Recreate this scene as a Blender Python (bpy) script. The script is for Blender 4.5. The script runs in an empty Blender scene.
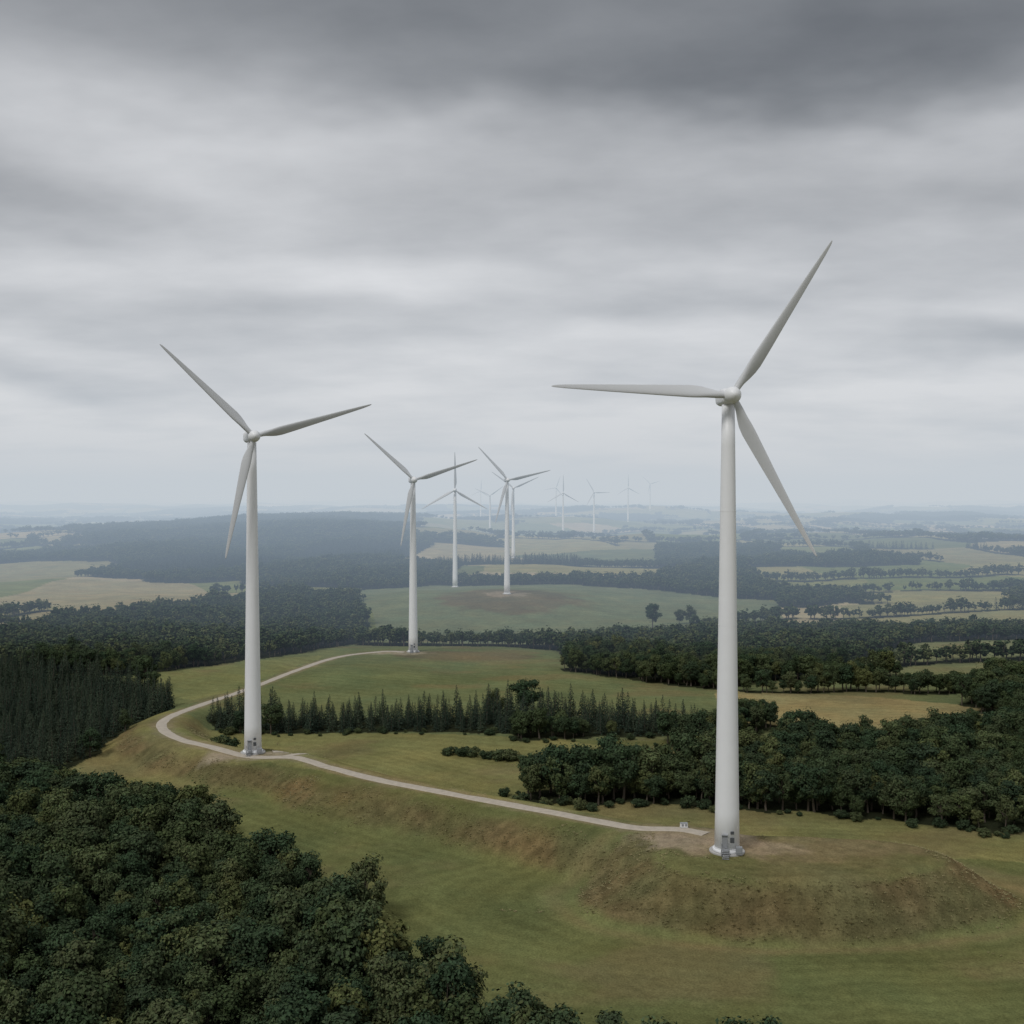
import bpy, math, numpy as np
from mathutils import Vector, Quaternion
rng = np.random.default_rng(7)
scene = bpy.context.scene
COL = scene.collection

# ------------------------------------------------------------------ helpers
def hash2(xi, yi, seed):
    h = (xi * 374761393 + yi * 668265263 + seed * 974634777) & 0xffffffff
    h = ((h ^ (h >> 13)) * 1274126177) & 0xffffffff
    h = ((h ^ (h >> 16)) * 2246822519) & 0xffffffff
    return ((h ^ (h >> 15)) & 0xffffff) / float(0xffffff)

def vn(x, y, seed=0):
    xf = np.floor(x); yf = np.floor(y)
    xi = xf.astype(np.int64); yi = yf.astype(np.int64)
    fx = x - xf; fy = y - yf
    fx = fx * fx * fx * (fx * (fx * 6 - 15) + 10); fy = fy * fy * fy * (fy * (fy * 6 - 15) + 10)
    a = hash2(xi, yi, seed); b = hash2(xi + 1, yi, seed)
    c = hash2(xi, yi + 1, seed); d = hash2(xi + 1, yi + 1, seed)
    return (a + (b - a) * fx) * (1 - fy) + (c + (d - c) * fx) * fy

def fbm(x, y, seed=0, octv=4):
    s = 0; amp = 1; tot = 0
    for o in range(octv):
        s = s + amp * vn(x * 2**o + 17.3 * o, y * 2**o - 9.1 * o, seed + o)
        tot += amp; amp *= 0.5
    return s / tot

def sstep(a, b, v):
    t = np.clip((v - a) / (b - a), 0, 1)
    return t * t * (3 - 2 * t)

def inpoly(x, y, poly):
    res = np.zeros(x.shape, bool)
    n = len(poly)
    for i in range(n):
        x1, y1 = poly[i]; x2, y2 = poly[(i + 1) % n]
        if y1 == y2: continue
        cond = ((y1 > y) != (y2 > y)) & (x < (x2 - x1) * (y - y1) / (y2 - y1) + x1)
        res ^= cond
    return res

def segdist(x, y, p, q):
    dx, dy = q[0] - p[0], q[1] - p[1]
    t = np.clip(((x - p[0]) * dx + (y - p[1]) * dy) / (dx * dx + dy * dy), 0, 1)
    return np.hypot(x - (p[0] + t * dx), y - (p[1] + t * dy)), t

def quadmesh(name, v, f, mats=(), midx=None, smooth=False, col=None):
    v = np.asarray(v, np.float32); f = np.asarray(f, np.int32)
    me = bpy.data.meshes.new(name)
    me.vertices.add(len(v)); me.vertices.foreach_set("co", v.ravel())
    k = f.shape[1]
    me.loops.add(f.size); me.loops.foreach_set("vertex_index", f.ravel())
    me.polygons.add(len(f)); me.polygons.foreach_set("loop_start", np.arange(0, f.size, k, dtype=np.int32))
    if midx is not None: me.polygons.foreach_set("material_index", np.asarray(midx, np.int32))
    me.update(calc_edges=True)
    me.polygons.foreach_set("use_smooth", np.full(len(f), smooth, bool))
    for m in mats: me.materials.append(m)
    if col is not None:
        a = me.color_attributes.new("Col", 'FLOAT_COLOR', 'POINT')
        c4 = np.ones((len(v), 4), np.float32); c4[:, :3] = col
        a.data.foreach_set("color", c4.ravel())
    return me

def add_obj(name, data, loc=(0, 0, 0), rot=(0, 0, 0), scl=(1, 1, 1), parent=None):
    o = bpy.data.objects.new(name, data)
    o.location = loc; o.rotation_euler = rot; o.scale = scl
    if parent: o.parent = parent
    COL.objects.link(o)
    return o

# ------------------------------------------------------------------ plan data (metres; +Y is away from the viewpoint)
TURB = [
    (37.9, 193, 2.2, 57.5, 1), (-65.7, 278, -0.4, 16.5, 24), (-46.0, 511, -8.0, 18, 16),
    (-47.0, 907, -11.7, 90, 0), (-3.5, 772, -4.5, 13, 12), (1.5, 1257, -7.0, 24, 6),
    (-41, 2046, -14.0, 35, 0), (87, 1872, -11.6, 90, 0), (160, 2146, -3.0, 0, 0),
    (273, 2588, 2.0, 91, 5), (409, 3259, 18.0, 16, 0), (110, 2750, -2.0, 70, 0), (-84, 2950, -6.0, 85, 0)]

ROAD = [(36, 203, 2.0), (31.6, 206.5, 1.9), (24, 208, 1.7), (17, 213, 1.5), (1.6, 225, 1.0), (-13.2, 235, 0.9), (-29.6, 247, 0.7),
        (-42.7, 259, 0.5), (-54, 271, 0.2), (-66, 274, -.2), (-77.7, 284, -.3), (-88, 293, -0.5), (-97, 306, -0.9),
        (-102, 320, -1.3), (-103, 337, -2.2), (-101, 365, -4), (-96, 404, -6), (-88, 455, -7.2), (-78, 495, -8), (-60, 512, -8), (-50, 510, -8)]

def catmull(pts, step=1.5):
    P = np.array(pts, float); P = np.vstack([2 * P[0] - P[1], P, 2 * P[-1] - P[-2]])
    out = []
    for i in range(1, len(P) - 2):
        n = max(2, int(np.linalg.norm(P[i + 1] - P[i]) / step))
        for k in range(n):
            t = k / n
            out.append(0.5 * ((2 * P[i]) + (-P[i - 1] + P[i + 1]) * t + (2 * P[i - 1] - 5 * P[i] + 4 * P[i + 1] - P[i + 2]) * t * t
                              + (-P[i - 1] + 3 * P[i] - 3 * P[i + 1] + P[i + 2]) * t**3))
    out.append(P[-2])
    return np.array(out)
ROADC = catmull(ROAD, 6.0)

def road_near(x, y):
    best = np.full(x.shape, 1e9); z = np.zeros(x.shape)
    for i in range(len(ROADC) - 1):
        d, t = segdist(x, y, ROADC[i], ROADC[i + 1])
        m = d < best
        best = np.where(m, d, best)
        z = np.where(m, ROADC[i][2] + t * (ROADC[i + 1][2] - ROADC[i][2]), z)
    return best, z

def mound_e(x, y):
    return np.sqrt(((x - 50) / 42)**2 + ((y - 191) / 20)**2) + (fbm(x / 18, y / 18, 91, 2) - .5) * .18

def gauss(x, y, cx, cy, rx, ry):
    return np.exp(-(((x - cx) / rx)**2 + ((y - cy) / ry)**2))

def height_base(x, y):
    d = np.hypot(x, y)
    z = np.interp(y, [-50000, 0, 150, 240, 330, 380, 440, 520, 600, 700, 900, 1500, 2500, 4000, 9000, 60000],
                  [-12, -8, -7, -6, -6.5, -9.5, -10.0, -12, -17, -18, -17, -17, -14, -12, -10, -5])
    amp = np.interp(d, [100, 300, 600, 1500, 4000, 12000], [.8, 1.8, 8, 22, 42, 56])
    z = z + amp * (fbm(x / 620 + 3.3, y / 700 + 1.7, 5, 3) - .5) * 2
    z = z + np.interp(d, [100, 300, 900, 3000], [.5, 1.5, 4.0, 5.0]) * (fbm(x / 110, y / 150, 15, 3) - .5) * 2
    z = z + 33 * gauss(x, y, -330, 2150, 420, 480) + 11 * gauss(x, y, -300, 1480, 260, 350)
    z = z + 20 * gauss(x, y, 480, 3300, 1000, 1100) + 17 * gauss(x, y, 560, 1500, 430, 420) + 6 * gauss(x, y, -260, 700, 120, 200)
    return z

CORR = []
def height0(x, y):
    z = height_base(x, y)
    for cx, cy, r, a in CORR:
        z = z + a * gauss(x, y, cx, cy, r, r)
    return z
for (tx, ty, tz, ph, yw) in sorted(TURB[2:], key=lambda t: -t[1]):
    cur = height0(np.array([float(tx)]), np.array([float(ty)]))[0]
    CORR.append((tx, ty, max(56, 0.11 * ty), tz - cur))

def height(x, y, info=False):
    x = np.asarray(x, float); y = np.asarray(y, float)
    z = height0(x, y)
    bank = np.zeros(x.shape); rd = np.full(x.shape, 1e6)
    m = (y < 620) & (y > 110) & (np.abs(x) < 260)
    if m.any():
        xx, yy, zz = x[m], y[m], z[m]
        dr, zr = road_near(xx, yy)
        w = 17 + (fbm(xx / 22, yy / 22, 33, 2) - .5) * 10
        f = 1 - sstep(3.2, w, dr)
        zz = zz * (1 - f) + zr * f
        b1 = np.clip(4 * f * (1 - f), 0, 1) * (1 - sstep(300, 360, yy)) * .70
        e = mound_e(xx, yy)
        g = 1 - sstep(.5, 1.02, e)
        zz = zz * (1 - g) + 2.2 * g
        g2 = 1 - sstep(.2, 1, np.hypot(xx + 65.7, yy - 278) / 16)
        zz = zz * (1 - g2) - 0.3 * g2
        b2 = np.clip(4 * g * (1 - g) * 1.5, 0, 1)
        z[m] = zz
        bank[m] = np.maximum(b1, b2)
        rd[m] = dr
    if info: return z, bank, rd
    return z

def hz(x, y): return float(height(np.array([float(x)]), np.array([float(y)]))[0])

def voronoi(x, y, S):
    gx = np.floor(x / S).astype(np.int64); gy = np.floor(y / S).astype(np.int64)
    F1 = np.full(x.shape, 1e9); F2 = np.full(x.shape, 1e9)
    ix = np.zeros(x.shape, np.int64); iy = np.zeros(x.shape, np.int64)
    for a in (-1, 0, 1):
        for b in (-1, 0, 1):
            cx = gx + a; cy = gy + b
            px = (cx + .12 + .76 * hash2(cx, cy, 11)) * S; py = (cy + .12 + .76 * hash2(cx, cy, 12)) * S
            d = np.hypot(x - px, y - py)
            m = d < F1
            F2 = np.where(m, F1, np.minimum(F2, d))
            ix = np.where(m, cx, ix); iy = np.where(m, cy, iy)
            F1 = np.where(m, d, F1)
    return F1, F2, hash2(ix, iy, 21), hash2(ix, iy, 22)

FOREST = [
    [(-420, 60), (-420, 300), (-116, 262), (-106, 251), (-68, 236), (-56, 214), (-39, 193), (-27, 178), (-20, 163), (-12, 154), (-5, 142),
     (6, 134), (18, 129), (32, 125), (50, 122), (120, 110), (120, 60)],
    [(-420, 300), (-116, 262), (-114, 300), (-115, 330), (-113, 365), (-122, 392), (-142, 410), (-205, 440), (-420, 470)],
    [(-93, 331), (-62, 324), (-32, 322), (-3, 318), (10, 317), (30, 316), (48, 313), (60, 322), (48, 338), (0, 345), (-40, 348), (-94, 350)],
    [(2, 252), (6, 247), (28, 246), (52, 241), (73, 237), (90, 231), (120, 222), (260, 205), (330, 330), (180, 332), (153, 325), (108, 303), (70, 300),
     (48, 275), (30, 264), (8, 260)],
    [(150, 325), (200, 330), (330, 300), (330, 410), (168, 402), (152, 368)],
    [(-80, 552), (-30, 550), (0, 552), (22, 530), (25, 480), (27, 452), (58, 430), (78, 408), (96, 424), (140, 458), (150, 474), (195, 530), (300, 535),
     (300, 600), (190, 612), (100, 610), (60, 590), (20, 578), (-80, 580)],
    [(-150, 428), (-118, 470), (-96, 500), (-84, 545), (-78, 592), (-90, 680), (-112, 800), (-175, 800), (-260, 640), (-250, 450), (-205, 432)],
    [(-330, 1000), (-135, 960), (-150, 1300), (-110, 1700), (-200, 2500), (-720, 2500), (-680, 1750), (-440, 1300)],
]
CONIF = [FOREST[2], FOREST[1]]
OPEN = [
    [(-130, 860), (-88, 700), (-70, 585), (0, 585), (60, 600), (110, 630), (170, 690), (190, 790), (90, 880), (-60, 930)],
    [(150, 472), (146, 440), (165, 408), (300, 425), (300, 530), (195, 525)],
    [(-130, 1130), (150, 1130), (190, 1450), (-100, 1450)],
    [(190, 625), (420, 610), (480, 760), (230, 770)],
    [(200, 850), (520, 830), (620, 1020), (220, 1040)],
    [(-420, 560), (-270, 545), (-265, 640), (-450, 690)],
    [(-520, 850), (-230, 830), (-240, 980), (-600, 1060)],
    [(-60, 950), (110, 920), (190, 1080), (-50, 1100)],
]
HEDGES = [((85, 404), (168, 394), 3.2), ((24, 452), (77, 410), 5), ((60, 428), (150, 434), 4),
          ((110, 635), (175, 690), 5), ((4, 314), (55, 322), 4), ((50, 303), (75, 330), 5), ((-55, 925), (90, 880), 5), ((-60, 930), (-130, 860), 5),
          ((190, 690), (430, 700), 5.5), ((220, 930), (560, 945), 6), ((330, 620), (350, 770), 5.0), ((160, 462), (300, 478), 5),
          ((-420, 640), (-270, 600), 5), ((-50, 1110), (190, 1095), 7)]
PAL = np.array([[.145, .178, .064], [.190, .208, .080], [.245, .240, .110], [.125, .150, .062], [.285, .262, .145], [.165, .192, .072], [.22, .215, .105], [.33, .30, .185]])

def land(x, y):
    x = np.asarray(x, float); y = np.asarray(y, float)
    sx = x + (fbm(x / 260, y / 260, 41, 3) - .5) * 120; sy = y * .7 + (fbm(x / 260, y / 260, 47, 3) - .5) * 120
    F1, F2, r1, r2 = voronoi(sx, sy, 135.0)
    big = fbm(x / 620 + 5, y / 520 + 2, 61, 3)
    openz = np.maximum(gauss(x, y, 560, 1700, 560, 1300), gauss(x, y, 700, 3000, 900, 1500))
    forest = (r1 < .19 - .13 * openz) | (big > .600 + .22 * openz)
    edge = F2 - F1
    forest |= (edge < 9) & (vn(x / 130, y / 130, 71) > .42)
    col = PAL[np.clip((r2 * len(PAL)).astype(int), 0, len(PAL) - 1)].copy()
    con = (vn(x / 160, y / 160, 77) > .70)
    wx = x + (fbm(x / 9, y / 9, 51, 2) - .5) * 7; wy = y + (fbm(x / 9, y / 9, 57, 2) - .5) * 7
    near = (y > 60) & (y < 615) & (np.abs(x) < 330)
    nm = near | ((y > 400) & (y < 2600) & (np.abs(x) < 760))
    if nm.any():
        X, Y, WX, WY = x[nm], y[nm], wx[nm], wy[nm]
        fo = forest[nm]; co = con[nm]; c = col[nm]; nr = near[nm]
        fo[nr] = False
        co[nr] = co[nr] & (Y[nr] > 500)
        for p in OPEN: fo[inpoly(WX, WY, p)] = False
        for p in FOREST[:-1]: fo[inpoly(WX, WY, p)] = True
        bx = X + (fbm(X / 150, Y / 150, 53, 3) - .5) * 160; by = Y + (fbm(X / 150, Y / 150, 59, 3) - .5) * 200
        fo[inpoly(bx, by, FOREST[-1])] = True
        for p in CONIF: co[inpoly(X, Y, p)] = True
        for a, b, w in HEDGES:
            dd, t = segdist(WX, WY, a, b); fo[dd < w] = True
        dr, _ = road_near(X, Y)
        fo[dr < 6] = False
        fo[np.hypot(X + 46, Y - 511) < 30] = False
        base = np.array([.128, .146, .058])
        c[nr] = base
        e1 = nr & (Y > 310); c[e1] = [.138, .165, .076]
        def paint(poly, rgb): c[inpoly(WX * .4 + X * .6, WY * .4 + Y * .6, poly)] = rgb
        paint([(-118, 352), (-116, 262), (-60, 268), (-20, 238), (10, 220), (60, 213), (150, 205), (110, 235), (2, 250), (40, 295), (8, 314), (-92, 330)], [.188, .192, .078])
        paint([(75, 408), (66, 332), (105, 312), (152, 330), (153, 368), (125, 390)], [.28, .248, .118])
        paint([(-150, 428), (-84, 500), (-104, 386), (-125, 392)], [.18, .198, .085])
        paint([(46, 461), (78, 449), (84, 457), (52, 470)], [.42, .36, .06])
        paint(OPEN[0], [.150, .180, .098])
        paint(OPEN[1], [.170, .190, .092])
        paint(OPEN[3], [.24, .24, .12]); paint([(330, 612), (420, 610), (480, 760), (345, 770)], [.17, .20, .09])
        for (cx, cy, ra, rb) in ((-22, 500, 40, 17), (-2, 755, 52, 58)):
            e = np.sqrt(((X - cx) / ra)**2 + ((Y - cy) / rb)**2) + (fbm(X / 12, Y / 12, 87, 3) - .5) * .5
            k = (1 - sstep(.75, 1.05, e))[:, None] * .85
            c = c * (1 - k) + np.array([.135, .118, .068]) * k
        forest[nm] = fo; con[nm] = co; col[nm] = c
    return forest, con, col

# ------------------------------------------------------------------ materials
def mat_new(name):
    m = bpy.data.materials.new(name); m.use_nodes = True
    nt = m.node_tree; nt.nodes.clear()
    out = nt.nodes.new('ShaderNodeOutputMaterial')
    return m, nt, out

def N(nt, t, **kw):
    n = nt.nodes.new(t)
    for k, v in kw.items(): setattr(n, k, v)
    return n

def mathn(nt, op, a, b=None, c=None):
    n = N(nt, 'ShaderNodeMath', operation=op)
    for i, v in enumerate((a, b, c)):
        if v is None: continue
        if isinstance(v, (int, float)): n.inputs[i].default_value = v
        else: nt.links.new(v, n.inputs[i])
    return n.outputs[0]

def vmul(nt, col, fac):
    n = N(nt, 'ShaderNodeVectorMath', operation='SCALE')
    nt.links.new(col, n.inputs[0]); nt.links.new(fac, n.inputs['Scale'])
    return n.outputs[0]

def noise(nt, vec, scale, detail=4, rough=.55):
    n = N(nt, 'ShaderNodeTexNoise'); n.inputs['Scale'].default_value = scale
    n.inputs['Detail'].default_value = detail; n.inputs['Roughness'].default_value = rough
    nt.links.new(vec, n.inputs['Vector']); return n

def simple_mat(name, rgb, rough=.6, var=.12, scale=1.0, metal=0, bump=0):
    m, nt, out = mat_new(name)
    b = N(nt, 'ShaderNodeBsdfPrincipled'); b.inputs['Roughness'].default_value = rough; b.inputs['Metallic'].default_value = metal
    tc = N(nt, 'ShaderNodeTexCoord')
    n = noise(nt, tc.outputs['Object'], scale)
    f = mathn(nt, 'MULTIPLY_ADD', n.outputs['Fac'], var * 2, 1 - var)
    rgbn = N(nt, 'ShaderNodeRGB'); rgbn.outputs[0].default_value = (*rgb, 1)
    nt.links.new(vmul(nt, rgbn.outputs[0], f), b.inputs['Base Color'])
    if bump:
        bp = N(nt, 'ShaderNodeBump'); bp.inputs['Strength'].default_value = bump; bp.inputs['Distance'].default_value = .1
        nt.links.new(n.outputs['Fac'], bp.inputs['Height']); nt.links.new(bp.outputs[0], b.inputs['Normal'])
    nt.links.new(b.outputs[0], out.inputs['Surface'])
    return m

def ground_mat():
    m, nt, out = mat_new("grassland")
    at = N(nt, 'ShaderNodeAttribute', attribute_name="Col")
    tc = N(nt, 'ShaderNodeTexCoord'); V = tc.outputs['Object']
    n1 = noise(nt, V, .045, 4, .6); n2 = noise(nt, V, .5, 3, .65); n3 = noise(nt, V, 3.0, 2, .7)
    f = mathn(nt, 'MULTIPLY_ADD', n1.outputs['Fac'], .6, .70)
    f = mathn(nt, 'MULTIPLY', f, mathn(nt, 'MULTIPLY_ADD', n2.outputs['Fac'], .7, .65))
    f = mathn(nt, 'MULTIPLY', f, mathn(nt, 'MULTIPLY_ADD', n3.outputs['Fac'], 1.1, .45))
    c = vmul(nt, at.outputs['Color'], f)
    mx = N(nt, 'ShaderNodeMix', data_type='RGBA', blend_type='MULTIPLY')
    nt.links.new(c, mx.inputs[6]); mx.inputs[7].default_value = (1.16, .97, .88, 1)
    nt.links.new(mathn(nt, 'MULTIPLY_ADD', n1.outputs['Color'], 2.8, -1.0), mx.inputs[0])
    b = N(nt, 'ShaderNodeBsdfDiffuse')
    nt.links.new(mx.outputs[2], b.inputs['Color'])
    bp = N(nt, 'ShaderNodeBump'); bp.inputs['Strength'].default_value = .6; bp.inputs['Distance'].default_value = .25
    nt.links.new(mathn(nt, 'ADD', n3.outputs['Fac'], mathn(nt, 'MULTIPLY', n2.outputs['Fac'], 2.0)), bp.inputs['Height']); nt.links.new(bp.outputs[0], b.inputs['Normal'])
    nt.links.new(b.outputs[0], out.inputs['Surface'])
    return m

def leaf_mat(name, rgbA, rgbB):
    m, nt, out = mat_new(name)
    at = N(nt, 'ShaderNodeAttribute', attribute_name="Col")
    oi = N(nt, 'ShaderNodeObjectInfo')
    mx = N(nt, 'ShaderNodeMix', data_type='RGBA')
    mx.inputs[6].default_value = (*rgbA, 1); mx.inputs[7].default_value = (*rgbB, 1)
    nt.links.new(mathn(nt, 'POWER', oi.outputs['Random'], 2.0), mx.inputs[0])
    ml = N(nt, 'ShaderNodeMix', data_type='RGBA', blend_type='MULTIPLY'); ml.inputs[0].default_value = 1
    nt.links.new(mx.outputs[2], ml.inputs[6]); nt.links.new(at.outputs['Color'], ml.inputs[7])
    d = N(nt, 'ShaderNodeBsdfDiffuse')
    nt.links.new(ml.outputs[2], d.inputs['Color'])
    nt.links.new(d.outputs[0], out.inputs['Surface'])
    return m

M_GROUND = ground_mat()
M_LEAF = leaf_mat("broadleaf_foliage", (.042, .062, .033), (.095, .108, .048))
M_NEEDLE = leaf_mat("conifer_foliage", (.033, .048, .034), (.055, .072, .045))
M_TUFT = leaf_mat("dry_grass", (.30, .25, .135), (.23, .23, .11))
M_BARK = simple_mat("bark", (.10, .08, .06), .9, .3, 3)
M_WHITE = simple_mat("white_tower_paint", (.84, .845, .85), .42, .04, .35)
M_BLADE = simple_mat("blade_gelcoat", (.60, .61, .62), .6, .03, .3)
M_CONC = simple_mat("concrete", (.42, .41, .39), .85, .18, 1.5)
M_DARK = simple_mat("dark_metal", (.07, .075, .08), .5, .1, 2)
M_GREY = simple_mat("grey_metal", (.28, .29, .30), .5, .1, 2)
M_GRAVEL = simple_mat("road_gravel", (.44, .385, .31), .95, .32, .9, bump=.5)

# ------------------------------------------------------------------ ground
angs = np.concatenate([np.arange(-180, -36, 3.0), np.arange(-36, 36, .07), np.arange(36, 180.01, 3.0)])
rs = [3.0]
while rs[-1] < 56000:
    d = rs[-1]
    if d < 95: s = max(1.0, d * .06)
    elif d < 8000: s = min(max(d * d / 90000, .4), .007 * d)
    else: s = .02 * d
    rs.append(d + s)
rs = np.array(rs)
A, R = np.meshgrid(np.radians(angs), rs)
GX = (R * np.sin(A)).ravel(); GY = (R * np.cos(A)).ravel()
Z, BANK, RD = height(GX, GY, info=True)
fo, co, col = land(GX, GY)
me_ = mound_e(GX, GY)
dist = np.minimum(RD, np.maximum(0, me_ - .95) * 24)
nearf = (GY < 300) & (GY > 60) & (np.abs(GX) < 200)
st = np.sin(dist * 2 * math.pi / 3.1 + 2 * vn(GX / 30, GY / 30, 5)) * .06 + np.sin(dist * 2 * math.pi / 12.4 + 1.0) * .06
st = np.where(nearf, st, np.sin((GX * .35 + GY * .94) * 2 * math.pi / np.where(GY < 450, 5.5, 9.0)) * .05 * (GY < 900))
st = st + (fbm(GX / 14, GY / 14, 123, 4) - .5) * .35
col = col * (1 + st)[:, None]
# dry, thin patches in the pasture
dry = sstep(.50, .72, fbm(GX / 26, GY / 18, 140, 5) + .10 * np.exp(-((me_ - 1.12) / .16)**2)) * .55 * (GY < 620) * (GY > 60)
col = col * (1 - dry[:, None]) + np.array([.185, .160, .082]) * dry[:, None]
bk = sstep(.05, .9, BANK + (fbm(GX / 7, GY / 7, 66, 4) - .5) * .6)
bt = fbm(GX / 1.6, GY / 1.6, 68, 4)[:, None]
bmix = sstep(.35, .65, fbm(GX / 16, GY / 9, 69, 3))[:, None]
terr = 1 + .09 * np.sin(me_ * 2 * math.pi / .11 + 3 * vn(GX / 15, GY / 15, 6))[:, None]
bankcol = (np.array([.142, .112, .058]) * bmix + np.array([.118, .112, .054]) * (1 - bmix)) * (.55 + .9 * bt) * terr
top = (1 - sstep(.5, .75, me_))
bk = np.maximum(bk, top * .45) * .9
col = col * (1 - bk[:, None]) + bankcol * bk[:, None]
rim = np.exp(-((me_ - 1.04) / .06)**2) * (np.hypot(GX - 50, GY - 191) < 60) * .42 * (.5 + fbm(GX / 5, GY / 5, 12, 2))
col = col * (1 - rim[:, None]) + np.array([.23, .19, .095]) * rim[:, None]
def pad(cx, cy, ra, rb, amt, rgb):
    global col
    X = (GX - cx); Y = (GY - cy)
    e = np.sqrt((X / ra)**2 + (Y / rb)**2) + (fbm(GX / 4, GY / 4, 97, 4) - .5) * .9
    k = ((1 - sstep(.5, 1.1, e)) * amt)[:, None]
    col = col * (1 - k) + np.array(rgb) * k * (.75 + .5 * bt)
pad(52, 196, 24, 9, .45, (.24, .19, .11)); pad(34, 201, 12, 7.5, .8, (.31, .26, .19)); pad(40, 195, 13, 6.0, .65, (.29, .24, .165)); pad(-64, 275, 15, 5.5, .8, (.34, .30, .23))
pad(-52, 508, 16, 9, .7, (.32, .28, .2)); pad(-3.5, 772, 18, 18, .6, (.3, .26, .19))
rdk = ((1 - sstep(1.5, 4.2, RD + (fbm(GX / 3, GY / 3, 99, 3) - .5) * 3)) * .7)[:, None]
col = col * (1 - rdk) + np.array([.24, .21, .13]) * rdk
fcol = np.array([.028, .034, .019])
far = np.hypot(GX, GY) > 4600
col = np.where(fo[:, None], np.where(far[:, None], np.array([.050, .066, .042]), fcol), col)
nr_, nc_ = R.shape
idx = np.arange(nr_ * nc_).reshape(nr_, nc_)
F = np.stack([idx[:-1, :-1], idx[:-1, 1:], idx[1:, 1:], idx[1:, :-1]], -1).reshape(-1, 4)[:, ::-1]
V = np.stack([GX, GY, Z], 1)
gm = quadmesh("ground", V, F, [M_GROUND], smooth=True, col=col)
g_ob = add_obj("ground", gm)
hole = quadmesh("ground_patch", [(-4, -4, Z[0] - .3), (4, -4, Z[0] - .3), (4, 4, Z[0] - .3), (-4, 4, Z[0] - .3)], [(0, 1, 2, 3)], [M_GROUND], col=np.full((4, 3), .03))
add_obj("ground_patch", hole, parent=g_ob)

# ------------------------------------------------------------------ road
def ribbon(name, pts, width, mat, lift=.09):
    P = catmull(pts, 1.2)[:, :2]
    T = np.gradient(P, axis=0); T /= np.linalg.norm(T, axis=1)[:, None]
    Nn = np.stack([-T[:, 1], T[:, 0]], 1)
    k = 7; off = np.linspace(-1, 1, k)
    vs = []
    n = len(P)
    for j, o in enumerate(off):
        wv = width / 2 * (1 + .45 * (fbm(np.arange(n) / 5.0, np.full(n, j * 3.7), 3, 3) - .5) * (abs(o) > .9))
        q = P + Nn * (o * wv)[:, None]
        z = height(q[:, 0], q[:, 1]) + lift - (.10 if abs(o) > .9 else 0)
        vs.append(np.column_stack([q, z]))
    vs = np.stack(vs, 1).reshape(-1, 3)
    ii = np.arange(n * k).reshape(n, k)
    f = np.stack([ii[:-1, :-1], ii[:-1, 1:], ii[1:, 1:], ii[1:, :-1]], -1).reshape(-1, 4)
    return add_obj(name, quadmesh(name, vs, f, [mat], smooth=True))
ribbon("gravel_road", ROAD, 3.1, M_GRAVEL)
ribbon("gravel_road", [(-57, 272.5, 0), (-52, 277, 0), (-56, 281, 0), (-61, 279, 0)], 2.2, M_GRAVEL, .13)

# ------------------------------------------------------------------ tree prototypes
def tube(p0, p1, r0, r1, n=6, seg=3, wob=.1):
    p0 = np.array(p0, float); p1 = np.array(p1, float)
    ax = (p1 - p0) / np.linalg.norm(p1 - p0)
    a = np.cross(ax, [0, 0, 1.0] if abs(ax[2]) < .9 else [1.0, 0, 0]); a /= np.linalg.norm(a); b = np.cross(ax, a)
    vs = []
    for i in range(seg + 1):
        t = i / seg; c = p0 + (p1 - p0) * t + rng.normal(0, wob, 3) * (0 < i < seg)
        r = r0 + (r1 - r0) * t
        for k in range(n):
            th = 2 * math.pi * k / n; vs.append(c + (a * math.cos(th) + b * math.sin(th)) * r)
    fs = []
    for i in range(seg):
        for k in range(n):
            fs.append((i * n + k, i * n + (k + 1) % n, (i + 1) * n + (k + 1) % n, (i + 1) * n + k))
    return np.array(vs), np.array(fs)

def leafquads(c, nrm, size, aspect=.7):
    n = len(c)
    t = rng.normal(0, 1, (n, 3)); t -= nrm * (t * nrm).sum(1)[:, None]; t /= np.linalg.norm(t, axis=1)[:, None] + 1e-9
    b = np.cross(nrm, t)
    s = size[:, None]
    t = t * s; b = b * s * aspect
    v = np.stack([c - t, c - b, c + t, c + b], 1).reshape(-1, 3)
    return v, np.arange(n * 4).reshape(n, 4)

def assemble(name, parts, mats):
    vs, fs, ms, cs = [], [], [], []; o = 0
    for v, f, mi, c in parts:
        vs.append(v); fs.append(f + o); ms.append(np.full(len(f), mi)); cs.append(c); o += len(v)
    return quadmesh(name, np.vstack(vs), np.vstack(fs), mats, np.concatenate(ms), False, np.vstack(cs))

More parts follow.
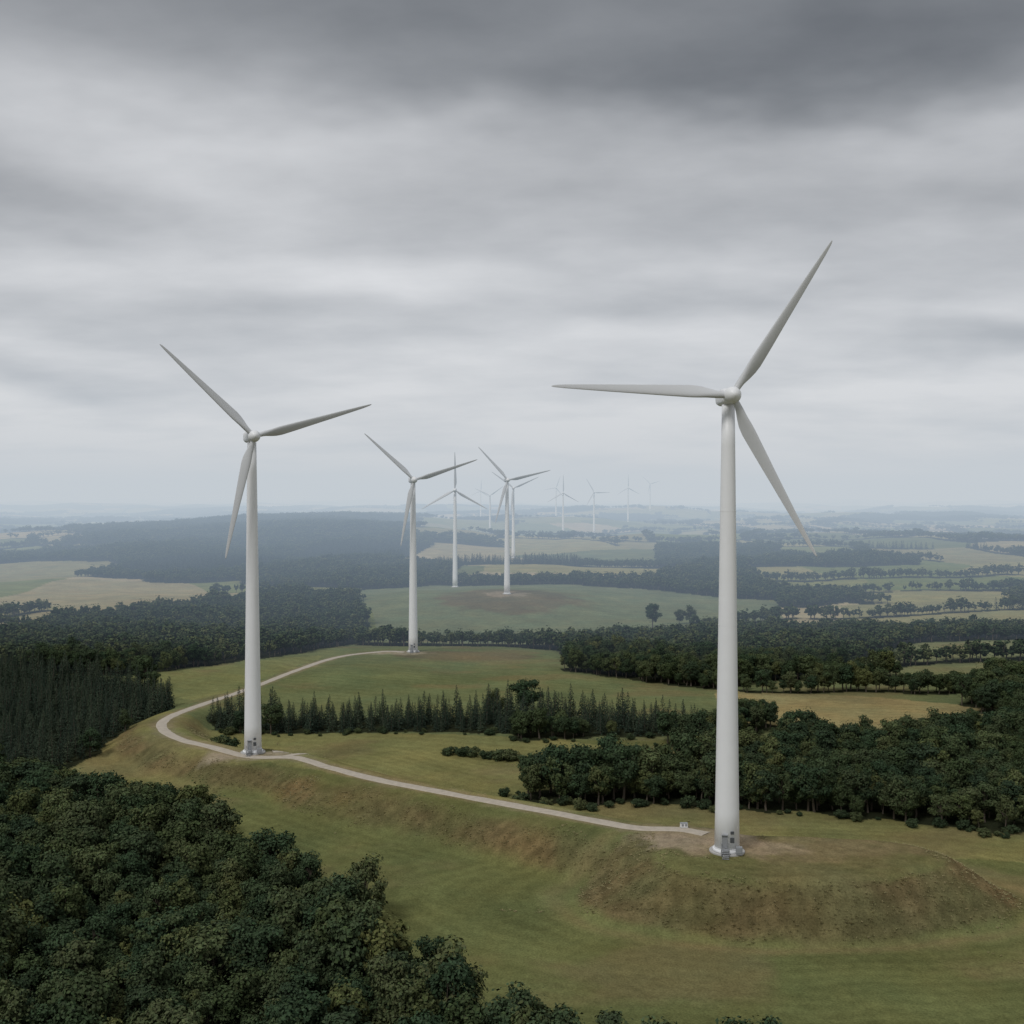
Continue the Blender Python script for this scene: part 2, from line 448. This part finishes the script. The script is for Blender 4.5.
def broadleaf(name, H=9.0, Rr=2.9, lobes=20, per=210, leaf=.24, shrub=False, mat=None, tint=(1, 1, 1)):
    parts = []; tint = np.array(tint)
    if not shrub:
        v, f = tube((0, 0, -.6), (rng.normal(0, .2), rng.normal(0, .2), H * .72), .26, .07, 7, 5, .08); parts.append((v, f, 1, np.ones((len(v), 3))))
    cen = []
    zc = H * (.60 if not shrub else .42); rz = H * (.40 if not shrub else .45)
    for i in range(lobes):
        for _ in range(30):
            p = rng.normal(0, 1, 3); p /= np.linalg.norm(p)
            rr = rng.uniform(.40, .90)
            q = np.array([p[0] * Rr * rr, p[1] * Rr * rr, zc + p[2] * rz * rr])
            if q[2] < zc: q[:2] *= 1.05
            if all(np.linalg.norm((q - c[0])) > .75 for c in cen): break
        cen.append((q, rng.uniform(.20, .46) * Rr))
    for q, r in cen:
        if not shrub and rng.random() < .55:
            s = np.array([0, 0, H * rng.uniform(.25, .45)])
            v, f = tube(s, q, .10, .03, 5, 3, .06); parts.append((v, f, 1, np.ones((len(v), 3))))
        n = max(12, int(per * (r / (.33 * Rr))**1.6))
        d = rng.normal(0, 1, (n, 3)); d /= np.linalg.norm(d, axis=1)[:, None]
        rad = r * (1 - .5 * rng.random(n)**2.0) * (1 + .3 * np.sin(d[:, 0] * 5 + q[0] * 3) * np.sin(d[:, 2] * 5 + q[2]) + rng.normal(0, .07, n))
        c = q + d * rad[:, None] * np.array([1, 1, .82])
        nm = d + rng.normal(0, .45, (n, 3)) + np.array([0, 0, .35]); nm /= np.linalg.norm(nm, axis=1)[:, None]
        v, f = leafquads(c, nm, leaf * rng.uniform(.55, 1.35, n))
        hue = rng.uniform(.85, 1.15)
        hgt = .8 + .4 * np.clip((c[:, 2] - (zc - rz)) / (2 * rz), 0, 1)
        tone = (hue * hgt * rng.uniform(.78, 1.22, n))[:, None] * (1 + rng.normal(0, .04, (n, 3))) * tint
        parts.append((v, f, 0, np.repeat(tone, 4, 0)))
    n = int(per * lobes * .05)
    d = rng.normal(0, 1, (n, 3)); d /= np.linalg.norm(d, axis=1)[:, None]
    c = d * np.array([Rr, Rr, rz]) * rng.uniform(.7, 1.12, n)[:, None] + [0, 0, zc]
    v, f = leafquads(c, d, leaf * rng.uniform(.6, 1.2, n)); parts.append((v, f, 0, np.ones((n * 4, 3)) * tint))
    return assemble(name, parts, [mat or M_LEAF, M_BARK])

def conifer(name, H=10.0, Rr=1.9, layers=26, per=26, leaf=.5):
    parts = []
    v, f = tube((0, 0, -.6), (0, 0, H * .98), .2, .02, 6, 5, .02); parts.append((v, f, 1, np.ones((len(v), 3))))
    cs, ns, ss = [], [], []
    for i in range(layers):
        t = i / (layers - 1); z = H * (.10 + .89 * t); r = Rr * (1 - t)**.85 * rng.uniform(.75, 1.2) + .1
        m = max(6, int(per * (1 - .7 * t)))
        lopx, lopy = rng.normal(0, .12, 2) * r
        for k in range(m):
            th = rng.uniform(0, 2 * math.pi); q = rng.uniform(.35, 1.0)**.6 * (1 + .18 * math.sin(th * 5 + i * 1.3))
            cs.append((math.cos(th) * r * q + lopx, math.sin(th) * r * q + lopy, z - r * q * .30 + rng.normal(0, .08)))
            ns.append((math.cos(th) * .55 + rng.normal(0, .3), math.sin(th) * .55 + rng.normal(0, .3), .8)); ss.append(leaf * rng.uniform(.5, 1.15) * (1 - .55 * t))
    cs = np.array(cs); ns = np.array(ns); ns /= np.linalg.norm(ns, axis=1)[:, None]
    v, f = leafquads(cs, ns, np.array(ss), .5)
    tone = rng.uniform(.65, 1.35, len(cs))[:, None] * np.ones(3)
    parts.append((v, f, 0, np.repeat(tone, 4, 0)))
    return assemble(name, parts, [M_NEEDLE, M_BARK])

def tuft(name):
    vs, fs, cs = [], [], []
    for i in range(16):
        th = rng.uniform(0, 2 * math.pi); r = rng.uniform(0, .45); b = np.array([math.cos(th) * r, math.sin(th) * r, 0])
        lean = np.array([math.cos(th), math.sin(th), 0]) * rng.uniform(.15, .45); h = rng.uniform(.12, .32); w = np.array([-math.sin(th), math.cos(th), 0]) * .06
        o = len(vs); vs += [b - w, b + w, b + lean + w * .3 + [0, 0, h], b + lean - w * .3 + [0, 0, h]]; fs.append((o, o + 1, o + 2, o + 3)); cs += [np.ones(3) * rng.uniform(.8, 1.25)] * 4
    return quadmesh(name, np.array(vs), np.array(fs), [M_TUFT], col=np.array(cs))

def proto_col(name, meshes):
    c = bpy.data.collections.new(name)
    for m in meshes:
        o = bpy.data.objects.new(m.name, m); c.objects.link(o)
    return c
TINTS = [(1, 1, 1), (.88, .94, .95), (1.08, 1.02, .92), (.92, 1.0, 1), (.84, .88, .94), (1.06, 1.08, 1), (.95, .95, .92), (1.14, 1.08, .92)]
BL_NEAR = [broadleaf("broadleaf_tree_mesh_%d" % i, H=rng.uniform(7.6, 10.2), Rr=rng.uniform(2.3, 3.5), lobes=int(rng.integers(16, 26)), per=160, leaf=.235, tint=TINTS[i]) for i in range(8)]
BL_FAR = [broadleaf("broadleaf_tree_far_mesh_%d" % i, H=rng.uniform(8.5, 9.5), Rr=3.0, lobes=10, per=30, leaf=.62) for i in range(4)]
CO_NEAR = [conifer("conifer_tree_mesh_%d" % i, H=rng.uniform(8.5, 10.5), Rr=rng.uniform(1.7, 2.2), layers=26, per=32, leaf=.45) for i in range(4)]
CO_FAR = [conifer("conifer_tree_far_mesh_%d" % i, layers=14, per=12, leaf=.9) for i in range(3)]
TUFTS = [tuft("grass_tuft_mesh_%d" % i) for i in range(4)]
SHRUB = [broadleaf("shrub_mesh_%d" % i, H=2.4, Rr=1.7, lobes=12, per=130, leaf=.15, shrub=True) for i in range(3)]

def scatter(name, pts, coll, nproto, smin, smax, wide=1.0):
    n = len(pts)
    me = bpy.data.meshes.new(name); me.vertices.add(n); me.vertices.foreach_set("co", pts.astype(np.float32).ravel())
    a = me.attributes.new("idx", 'INT', 'POINT'); a.data.foreach_set("value", rng.integers(0, nproto, n).astype(np.int32))
    rot = np.zeros((n, 3), np.float32); rot[:, 2] = rng.uniform(0, 6.283, n); rot[:, :2] = rng.normal(0, .05, (n, 2))
    a = me.attributes.new("rot", 'FLOAT_VECTOR', 'POINT'); a.data.foreach_set("vector", rot.ravel())
    s = rng.uniform(smin, smax, n) * (.78 + .44 * vn(pts[:, 0] / 20, pts[:, 1] / 20, 8))
    sc = np.stack([s * wide * rng.uniform(.88, 1.14, n), s * wide * rng.uniform(.88, 1.14, n), s * rng.uniform(.88, 1.12, n)], 1).astype(np.float32)
    a = me.attributes.new("scl", 'FLOAT_VECTOR', 'POINT'); a.data.foreach_set("vector", sc.ravel())
    o = add_obj(name, me)
    ng = bpy.data.node_groups.new(name + "_scatter", 'GeometryNodeTree')
    ng.interface.new_socket("Geometry", in_out='INPUT', socket_type='NodeSocketGeometry')
    ng.interface.new_socket("Geometry", in_out='OUTPUT', socket_type='NodeSocketGeometry')
    gi = ng.nodes.new('NodeGroupInput'); go = ng.nodes.new('NodeGroupOutput')
    ci = ng.nodes.new('GeometryNodeCollectionInfo'); ci.inputs['Collection'].default_value = coll
    ci.inputs['Separate Children'].default_value = True; ci.inputs['Reset Children'].default_value = True
    ip = ng.nodes.new('GeometryNodeInstanceOnPoints'); ip.inputs['Pick Instance'].default_value = True
    def named(dt, nm):
        q = ng.nodes.new('GeometryNodeInputNamedAttribute'); q.data_type = dt; q.inputs['Name'].default_value = nm
        return q.outputs['Attribute']
    L = ng.links.new
    er = ng.nodes.new('FunctionNodeEulerToRotation')
    L(gi.outputs[0], ip.inputs['Points']); L(ci.outputs[0], ip.inputs['Instance']); L(named('INT', 'idx'), ip.inputs['Instance Index'])
    L(named('FLOAT_VECTOR', 'rot'), er.inputs[0]); L(er.outputs[0], ip.inputs['Rotation']); L(named('FLOAT_VECTOR', 'scl'), ip.inputs['Scale'])
    L(ip.outputs[0], go.inputs[0])
    md = o.modifiers.new("scatter", 'NODES'); md.node_group = ng
    return o

def cand(d0, d1, sp, half=math.radians(36)):
    xm = d1 * math.sin(half)
    gx = np.arange(-xm, xm, sp); gy = np.arange(d0 * math.cos(half), d1, sp)
    X, Y = np.meshgrid(gx, gy); X = X.ravel() + rng.uniform(-.45, .45, X.size) * sp; Y = Y.ravel() + rng.uniform(-.45, .45, Y.size) * sp
    D = np.hypot(X, Y); m = (D >= d0) & (D < d1) & (np.abs(np.arctan2(X, Y)) < half)
    X, Y = X[m], Y[m]
    f, c, _ = land(X, Y)
    X, Y, c = X[f], Y[f], c[f]
    Z_ = height(X, Y)
    P = np.stack([X, Y, Z_], 1)
    return P[~c], P[c]
cBN, cBF = proto_col("broadleaf_protos", BL_NEAR), proto_col("broadleaf_far_protos", BL_FAR)
cCN, cCF = proto_col("conifer_protos", CO_NEAR), proto_col("conifer_far_protos", CO_FAR)
cT = proto_col("tuft_protos", TUFTS); cS = proto_col("shrub_protos", SHRUB)
b, c = cand(85, 480, 3.8); print("near", len(b), len(c))
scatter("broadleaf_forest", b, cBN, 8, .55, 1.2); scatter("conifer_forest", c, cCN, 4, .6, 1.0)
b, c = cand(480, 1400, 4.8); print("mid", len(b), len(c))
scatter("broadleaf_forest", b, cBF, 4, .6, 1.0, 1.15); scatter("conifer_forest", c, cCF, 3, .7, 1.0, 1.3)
b, c = cand(1400, 4700, 9.0); print("far", len(b), len(c))
scatter("distant_forest", np.vstack([b, c]), cBF, 4, .75, 1.0, 1.8)

gx, gy = rng.uniform(-110, 105, 60000), rng.uniform(165, 320, 60000)
zz, bb, rr = height(gx, gy, info=True)
ff, _, _ = land(gx, gy)
m = (~ff) & (rr > 3) & ((bb + (fbm(gx / 6, gy / 6, 3, 2) - .5) > .4)) & (np.hypot(gx - 36, gy - 200) > 10)
P = np.stack([gx, gy, zz], 1)[m]; print("tufts", len(P))
scatter("rough_grass", P, cT, 4, .3, .75)
gx, gy = rng.uniform(-110, 110, 2500), rng.uniform(165, 330, 2500)
zz, bb, rr = height(gx, gy, info=True); ff, _, _ = land(gx, gy)
f2, _, _ = land(gx + 3.5, gy); f3, _, _ = land(gx, gy + 4)
m = (~ff) & (rr > 4) & (f2 | f3)
P = np.stack([gx, gy, zz], 1)[m]
scatter("scrub", P, cS, 3, .35, 1.0)

def tree(name, mesh, x, y, s, sw=None):
    sw = sw or s
    add_obj(name, mesh, (x, y, hz(x, y) - .1), (0, 0, rng.uniform(0, 6.28)), (sw, sw, s))
tree("oak_tree", BL_NEAR[0], -24.5, 182, 1.15, 1.15)
tree("oak_tree", BL_NEAR[1], -12, 159, .75)
tree("conifer_tree", CO_NEAR[0], 10.7, 326, 1.25, 1.1)
for x, y, s in ((83, 648, 1.5), (108, 668, 1.2), (101, 664, 1.0), (34, 440, 1.1), (60, 424, 1.2)): tree("oak_tree", BL_NEAR[int(s * 10) % 6], x, y, s)
for x, y, s in ((-17, 294, 1.1), (-13.5, 293, 1.3), (-10.5, 292, 1.2), (-7, 290, 1.1), (-2.5, 288, 1.5), (-.5, 287, 1.4), (-78.5, 301, 1.8), (-80, 300, 1.3),
                (-1.5, 247, .9), (1.5, 246, 1.2), (-4.5, 245, .7), (4, 280, 1.2), (8, 279, 1.0), (33, 276, 1.6), (30, 277, 1.2)):
    tree("bush", SHRUB[int(x * 7) % 3], x, y, s, s * 1.15)

# ------------------------------------------------------------------ turbines
def loft(secs, cap=True):
    n = len(secs[0]); vs = np.vstack(secs); fs = []
    for i in range(len(secs) - 1):
        for k in range(n):
            fs.append((i * n + k, i * n + (k + 1) % n, (i + 1) * n + (k + 1) % n, (i + 1) * n + k))
    if cap:
        fs.append(tuple(range(n))[::-1]); fs.append(tuple(range((len(secs) - 1) * n, len(secs) * n)))
    return [tuple(v) for v in vs], fs

def pymesh(name, v, f, mat, smooth=True):
    me = bpy.data.meshes.new(name); me.from_pydata(v, [], f); me.materials.append(mat); me.validate(); me.update()
    for p in me.polygons: p.use_smooth = smooth and len(p.vertices) == 4
    import bmesh
    bm = bmesh.new(); bm.from_mesh(me); bmesh.ops.recalc_face_normals(bm, faces=bm.faces); bm.to_mesh(me); bm.free()
    return me

def ring(r, z, n=48): return np.array([(r * math.cos(2 * math.pi * k / n), r * math.sin(2 * math.pi * k / n), z) for k in range(n)])
HT = 78.6
def rad(z): return 2.2 + (1.12 - 2.2) * (z / HT)**.95
TOWER = pymesh("tower_mesh", *loft([ring(rad(z), z) for z in np.linspace(0, HT, 12)]), M_WHITE)
sv, sf = [], []
for z in (20, 40, 60):
    v, f = loft([ring(rad(z) + .012, z - .07), ring(rad(z) + .025, z), ring(rad(z) + .012, z + .07)], False)
    o = len(sv); sv += v; sf += [tuple(i + o for i in q) for q in f]
SEAM = pymesh("tower_seam_mesh", sv, sf, M_WHITE, False)
FLANGE = pymesh("flange_mesh", *loft([ring(2.5, .35), ring(2.5, .6), ring(2.28, .62), ring(2.28, .9)]), M_WHITE, False)
BASE = pymesh("foundation_mesh", *loft([ring(3.1, -1.5), ring(3.1, .22), ring(3.0, .30)]), M_CONC, False)

def blade_mesh():
    prof = np.array([(.8, 1.15, 1.0, 0), (2.0, 1.2, .98, 2), (3.0, 1.4, .8, 10), (3.8, 1.7, .6, 16), (5.5, 2.2, .40, 16), (7.0, 2.35, .33, 13), (11, 2.05, .28, 9), (16, 1.65, .26, 6),
            (21, 1.3, .25, 4), (26, .92, .24, 2), (29, .66, .24, 1), (30.6, .42, .25, 0), (31.1, .25, .3, 0), (31.3, .08, .4, 0)])
    rr = np.unique(np.concatenate([np.linspace(.8, 31.3, 46), prof[-4:, 0]]))
    secs = []
    n = 32
    for r in rr:
        c, th, tw = [np.interp(r, prof[:, 0], prof[:, j]) for j in (1, 2, 3)]
        pts = []
        blend = min(1, max(0, (1 - th) / .6)); blend = blend * blend * (3 - 2 * blend)
        for k in range(n):
            a = 2 * math.pi * k / n
            cx = math.cos(a); s = math.sin(a)
            u = .5 * (1 - cx)
            yt = s * .5 * ((1 - blend) + blend * (.85 * (1 - u) + .35))
            X = (u - .5 * (1 - blend) - .32 * blend) * c; Y = yt * c * th
            t = math.radians(tw + 6)
            pts.append((X * math.cos(t) - Y * math.sin(t), X * math.sin(t) + Y * math.cos(t) - .0013 * r * r, r))
        secs.append(np.array(pts))
    return pymesh("blade_mesh", *loft(secs), M_BLADE)
BLADE = blade_mesh()

def sup(w, h, y, z0=0, n=28, e=.55):
    o = []
    for k in range(n):
        a = 2 * math.pi * k / n; c, s = math.cos(a), math.sin(a)
        o.append((w / 2 * math.copysign(abs(c)**e, c), y, z0 + h / 2 * math.copysign(abs(s)**e, s)))
    return np.array(o)
NAC = pymesh("nacelle_mesh", *loft([sup(1.7, 1.7, -1.9, 0, e=1), sup(2.2, 2.3, -1.7, 0, e=.8), sup(2.6, 2.8, -1.0), sup(2.75, 3.0, .5, .05), sup(2.75, 3.0, 3.6, .1), sup(2.5, 2.6, 5.0, .15), sup(1.9, 1.9, 5.5, .2)]), M_WHITE)
HUB = pymesh("hub_mesh", *loft([sup(r * 2, r * 2, y, 0, e=1) for r, y in ((1.1, -1.95), (1.42, -2.3), (1.5, -3.1), (1.42, -3.9), (1.15, -4.5), (.75, -4.95), (.3, -5.2), (.05, -5.25))]), M_WHITE)

def box(cx, cy, cz, sx, sy, sz):
    v = [(cx + a * sx / 2, cy + b_ * sy / 2, cz + c_ * sz / 2) for a in (-1, 1) for b_ in (-1, 1) for c_ in (-1, 1)]
    f = [(0, 1, 3, 2), (4, 6, 7, 5), (0, 4, 5, 1), (2, 3, 7, 6), (0, 2, 6, 4), (1, 5, 7, 3)]
    return v, f
def boxes(name, L, mat, parent, rot=(0, 0, 0), loc=(0, 0, 0), bevel=.02):
    vs, fs = [], []
    for b_ in L:
        v, f = box(*b_); o = len(vs); vs += v; fs += [tuple(i + o for i in q) for q in f]
    me = pymesh(name + "_mesh", vs, fs, mat, False)
    ob = add_obj(name, me, loc, rot, (1, 1, 1), parent)
    if bevel:
        bv = ob.modifiers.new("bevel", 'BEVEL'); bv.width = bevel; bv.segments = 2
    return ob

for i, (x, y, z, ph, yw) in enumerate(TURB):
    e = bpy.data.objects.new("wind_turbine", None); COL.objects.link(e)
    e.location = (x, y, hz(x, y)); yr = math.radians(yw)
    add_obj("tower", TOWER, parent=e); add_obj("tower_flange", FLANGE, parent=e); add_obj("foundation", BASE, parent=e); add_obj("tower_seams", SEAM, parent=e)
    add_obj("nacelle", NAC, (0, 0, 80), (0, 0, yr), parent=e)
    add_obj("hub", HUB, (0, 0, 80), (0, 0, yr), parent=e)
    rc = (3.1 * math.sin(yr), -3.1 * math.cos(yr), 80)
    for k in range(3):
        th = math.radians(90 - (ph + 120 * k))
        q = add_obj("blade_%d" % (k + 1), BLADE, rc, parent=e)
        q.rotation_mode = 'QUATERNION'
        q.rotation_quaternion = Quaternion((0, 0, 1), yr) @ Quaternion((0, 1, 0), th)
        for holder, attr, val in ((getattr(q, 'cycles', None), 'shadow_terminator_geometry_offset', .8), (getattr(q, 'cycles', None), 'shadow_terminator_offset', .4),
                                  (q, 'shadow_terminator_geometry_offset', .8), (q, 'shadow_terminator_normal_offset', .1)):
            try: setattr(holder, attr, val)
            except Exception: pass
    if i < 3:
        a = (-.12, .1, .0)[i]
        boxes("tower_door", [(-.55, -2.2, 2.35, .95, .16, 2.2)], M_GREY, e, (0, 0, a))
        boxes("door_hood", [(-.55, -2.35, 3.55, 1.2, .45, .08)], M_GREY, e, (0, 0, a))
        boxes("vent_panel", [(.75, -2.12, 2.6, .7, .2, .9), (.75, -2.1, 3.9, .6, .2, .5)], M_DARK, e, (0, 0, a))
        boxes("steps", [(-.55, -2.9, 1.15, 1.3, 1.0, .1)] + [(-.55, -3.5 - .28 * s, 1.0 - .22 * s, 1.2, .28, .07) for s in range(5)]
              + [(-1.18, -2.9, .6, .08, .9, 1.1), (.08, -2.9, .6, .08, .9, 1.1)], M_GREY, e, (0, 0, a))
        boxes("railing", [(sx, -2.5 - .9 * k, 1.75 - .5 * (k > 1) * (k - 1), .05, .05, 1.15) for sx in (-1.18, .08) for k in range(3)]
              + [(sx, -2.95, 2.3, .05, .95, .05) for sx in (-1.18, .08)], M_GREY, e, (0, 0, a), bevel=0)
        boxes("cooling_unit", [(1.9, -2.35, .95, 1.1, .8, 1.3), (1.9, -2.78, 1.0, .9, .06, .9)], M_GREY, e, (0, 0, a))

def kiosk(x, y, rz, s=1.0):
    e = bpy.data.objects.new("transformer_kiosk", None); COL.objects.link(e); e.location = (x, y, hz(x, y) + .05); e.rotation_euler = (0, 0, rz); e.scale = (s, s, s)
    boxes("plinth", [(0, 0, .05, 2.7, 1.7, .35)], M_CONC, e)
    boxes("housing", [(0, 0, .87, 2.4, 1.4, 1.28)], M_WHITE, e, bevel=.04)
    boxes("roof", [(0, 0, 1.57, 2.6, 1.6, .1)], M_GREY, e)
    boxes("louvres", [(-.6, -.72, .95, .85, .05, .8), (.6, -.72, .95, .85, .05, .8)], M_GREY, e)
kiosk(32.6, 207.6, .1, .55)

# ------------------------------------------------------------------ haze: homogeneous absorbing box, airlight put in as emission, over the distant valleys
def haze_bank(name, y0, L0, air, top):
    m, nt, out = mat_new(name + "_airlight")
    ab = N(nt, 'ShaderNodeVolumeAbsorption'); em = N(nt, 'ShaderNodeEmission'); ad = N(nt, 'ShaderNodeAddShader')
    sig = np.array([.84, 1.0, 1.20]) / L0
    smax = sig.max() * 1.2
    ab.inputs['Density'].default_value = smax; ab.inputs['Color'].default_value = (*(1 - sig / smax), 1)
    ec = np.array(air) * sig; em.inputs['Color'].default_value = (*(ec / ec.max()), 1); em.inputs['Strength'].default_value = float(ec.max())
    nt.links.new(ab.outputs[0], ad.inputs[0]); nt.links.new(em.outputs[0], ad.inputs[1]); nt.links.new(ad.outputs[0], out.inputs['Volume'])
    y1 = 59000
    v, f = box(0, (y0 + y1) / 2, (top - 200) / 2, 118000, y1 - y0, top + 200)
    add_obj(name, pymesh(name + "_mesh", v, f, m, False))
haze_bank("haze", 430, 2050.0, (.55, .60, .645), 190)

# ------------------------------------------------------------------ sky
w = bpy.data.worlds.new("World"); scene.world = w; w.use_nodes = True
nt = w.node_tree; nt.nodes.clear()
out = N(nt, 'ShaderNodeOutputWorld'); bg = N(nt, 'ShaderNodeBackground'); bg.inputs['Strength'].default_value = 1
tc = N(nt, 'ShaderNodeTexCoord'); sp = N(nt, 'ShaderNodeSeparateXYZ'); nt.links.new(tc.outputs['Generated'], sp.inputs[0])
X, Y, Zs = sp.outputs
u = mathn(nt, 'ARCTAN2', X, Y); v_ = mathn(nt, 'ARCSINE', Zs)
cb = N(nt, 'ShaderNodeCombineXYZ'); nt.links.new(X, cb.inputs[0]); nt.links.new(Y, cb.inputs[1]); nt.links.new(mathn(nt, 'MULTIPLY', Zs, 2.6), cb.inputs[2])
nw = noise(nt, cb.outputs[0], 3.2, 4, .5)
sc = N(nt, 'ShaderNodeSeparateColor'); nt.links.new(nw.outputs['Color'], sc.inputs[0])
uw = mathn(nt, 'ADD', u, mathn(nt, 'MULTIPLY_ADD', sc.outputs[0], .40, -.20))
vw = mathn(nt, 'ADD', v_, mathn(nt, 'MULTIPLY_ADD', sc.outputs[1], .16, -.08))
ramp = N(nt, 'ShaderNodeValToRGB'); r = ramp.color_ramp; r.interpolation = 'B_SPLINE'
stops = [(0, .87), (.05, .87), (.10, .83), (.20, .79), (.29, .72), (.36, .59), (.44, .51), (.60, .62), (1.0, .78)]
while len(r.elements) < len(stops): r.elements.new(.5)
for e_, (p, s) in zip(r.elements, stops): e_.position = p; e_.color = (s, s, s, 1)
nt.links.new(vw, ramp.inputs[0])
s = ramp.outputs[0]
def blob(u0, v0, su, sv, amp):
    a = mathn(nt, 'MULTIPLY', mathn(nt, 'SUBTRACT', uw, u0), 1 / su); b2 = mathn(nt, 'MULTIPLY', mathn(nt, 'SUBTRACT', vw, v0), 1 / sv)
    q = mathn(nt, 'ADD', mathn(nt, 'MULTIPLY', a, a), mathn(nt, 'MULTIPLY', b2, b2))
    return mathn(nt, 'MULTIPLY', mathn(nt, 'EXPONENT', mathn(nt, 'MULTIPLY', q, -1)), amp)
for bdef in [(-.12, .20, .13, .03, .07), (-.26, .29, .22, .045, .09), (.31, .35, .26, .05, -.13), (.08, .335, .2, .03, -.07), (-.44, .235, .13, .04, -.13),
             (.24, .235, .28, .03, -.07), (-.41, .09, .12, .014, -.09), (.42, .115, .13, .022, -.12), (-.36, .15, .2, .022, -.07),
             (.42, .29, .12, .03, .05), (.2, .165, .2, .018, -.05), (-.45, .40, .2, .05, .03)]:
    s = mathn(nt, 'ADD', s, blob(*bdef))
cb2 = N(nt, 'ShaderNodeCombineXYZ'); zc = mathn(nt, 'ADD', mathn(nt, 'MAXIMUM', Zs, 0), .14)
nt.links.new(mathn(nt, 'DIVIDE', X, zc), cb2.inputs[0]); nt.links.new(mathn(nt, 'DIVIDE', Y, zc), cb2.inputs[1])
mp = N(nt, 'ShaderNodeMapping'); mp.inputs['Scale'].default_value = (.75, 1.0, 1); mp.inputs['Rotation'].default_value = (0, 0, .12); nt.links.new(cb2.outputs[0], mp.inputs[0])
n2 = noise(nt, mp.outputs[0], 1.35, 6, .55)
s = mathn(nt, 'ADD', s, mathn(nt, 'MULTIPLY_ADD', n2.outputs['Fac'], .36, -.18))
s = mathn(nt, 'MAXIMUM', mathn(nt, 'MINIMUM', s, .88), .3)
cc = N(nt, 'ShaderNodeCombineXYZ')
nt.links.new(mathn(nt, 'POWER', mathn(nt, 'MULTIPLY_ADD', s, 1.02, -.026), 2.2), cc.inputs[0]); nt.links.new(mathn(nt, 'POWER', mathn(nt, 'MULTIPLY_ADD', s, 1.0, -.002), 2.2), cc.inputs[1])
nt.links.new(mathn(nt, 'POWER', mathn(nt, 'MULTIPLY_ADD', s, .98, .028), 2.2), cc.inputs[2])
sky = N(nt, 'ShaderNodeTexSky', sky_type='NISHITA'); sky.sun_disc = False
EL, AZ = math.radians(50), math.radians(-140)
sky.sun_elevation = EL; sky.sun_rotation = AZ
sks = N(nt, 'ShaderNodeVectorMath', operation='SCALE'); nt.links.new(sky.outputs[0], sks.inputs[0]); sks.inputs['Scale'].default_value = .07
mx = N(nt, 'ShaderNodeMix', data_type='RGBA'); mx.inputs[0].default_value = .04
nt.links.new(cc.outputs[0], mx.inputs[6]); nt.links.new(sks.outputs[0], mx.inputs[7])
nt.links.new(mx.outputs[2], bg.inputs['Color']); nt.links.new(bg.outputs[0], out.inputs['Surface'])

sl = bpy.data.lights.new("sun", 'SUN'); sl.energy = 1.4; sl.angle = math.radians(14); sl.color = (1, .985, .965)
so = add_obj("sun", sl)
dirv = Vector((math.sin(AZ) * math.cos(EL), math.cos(AZ) * math.cos(EL), math.sin(EL)))
so.rotation_euler = dirv.to_track_quat('Z', 'Y').to_euler()

# ------------------------------------------------------------------ camera
cam = bpy.data.cameras.new("camera"); cam.sensor_width = 36; cam.lens = 1100 / 1024 * 36
cam.clip_start = .5; cam.clip_end = 250000
co_ = add_obj("camera", cam, (0, 0, 65), (math.radians(90 - .885), 0, 0))
scene.camera = co_
scene.view_settings.view_transform = 'Standard'; scene.view_settings.look = 'None'; scene.view_settings.exposure = 0; scene.view_settings.gamma = 1
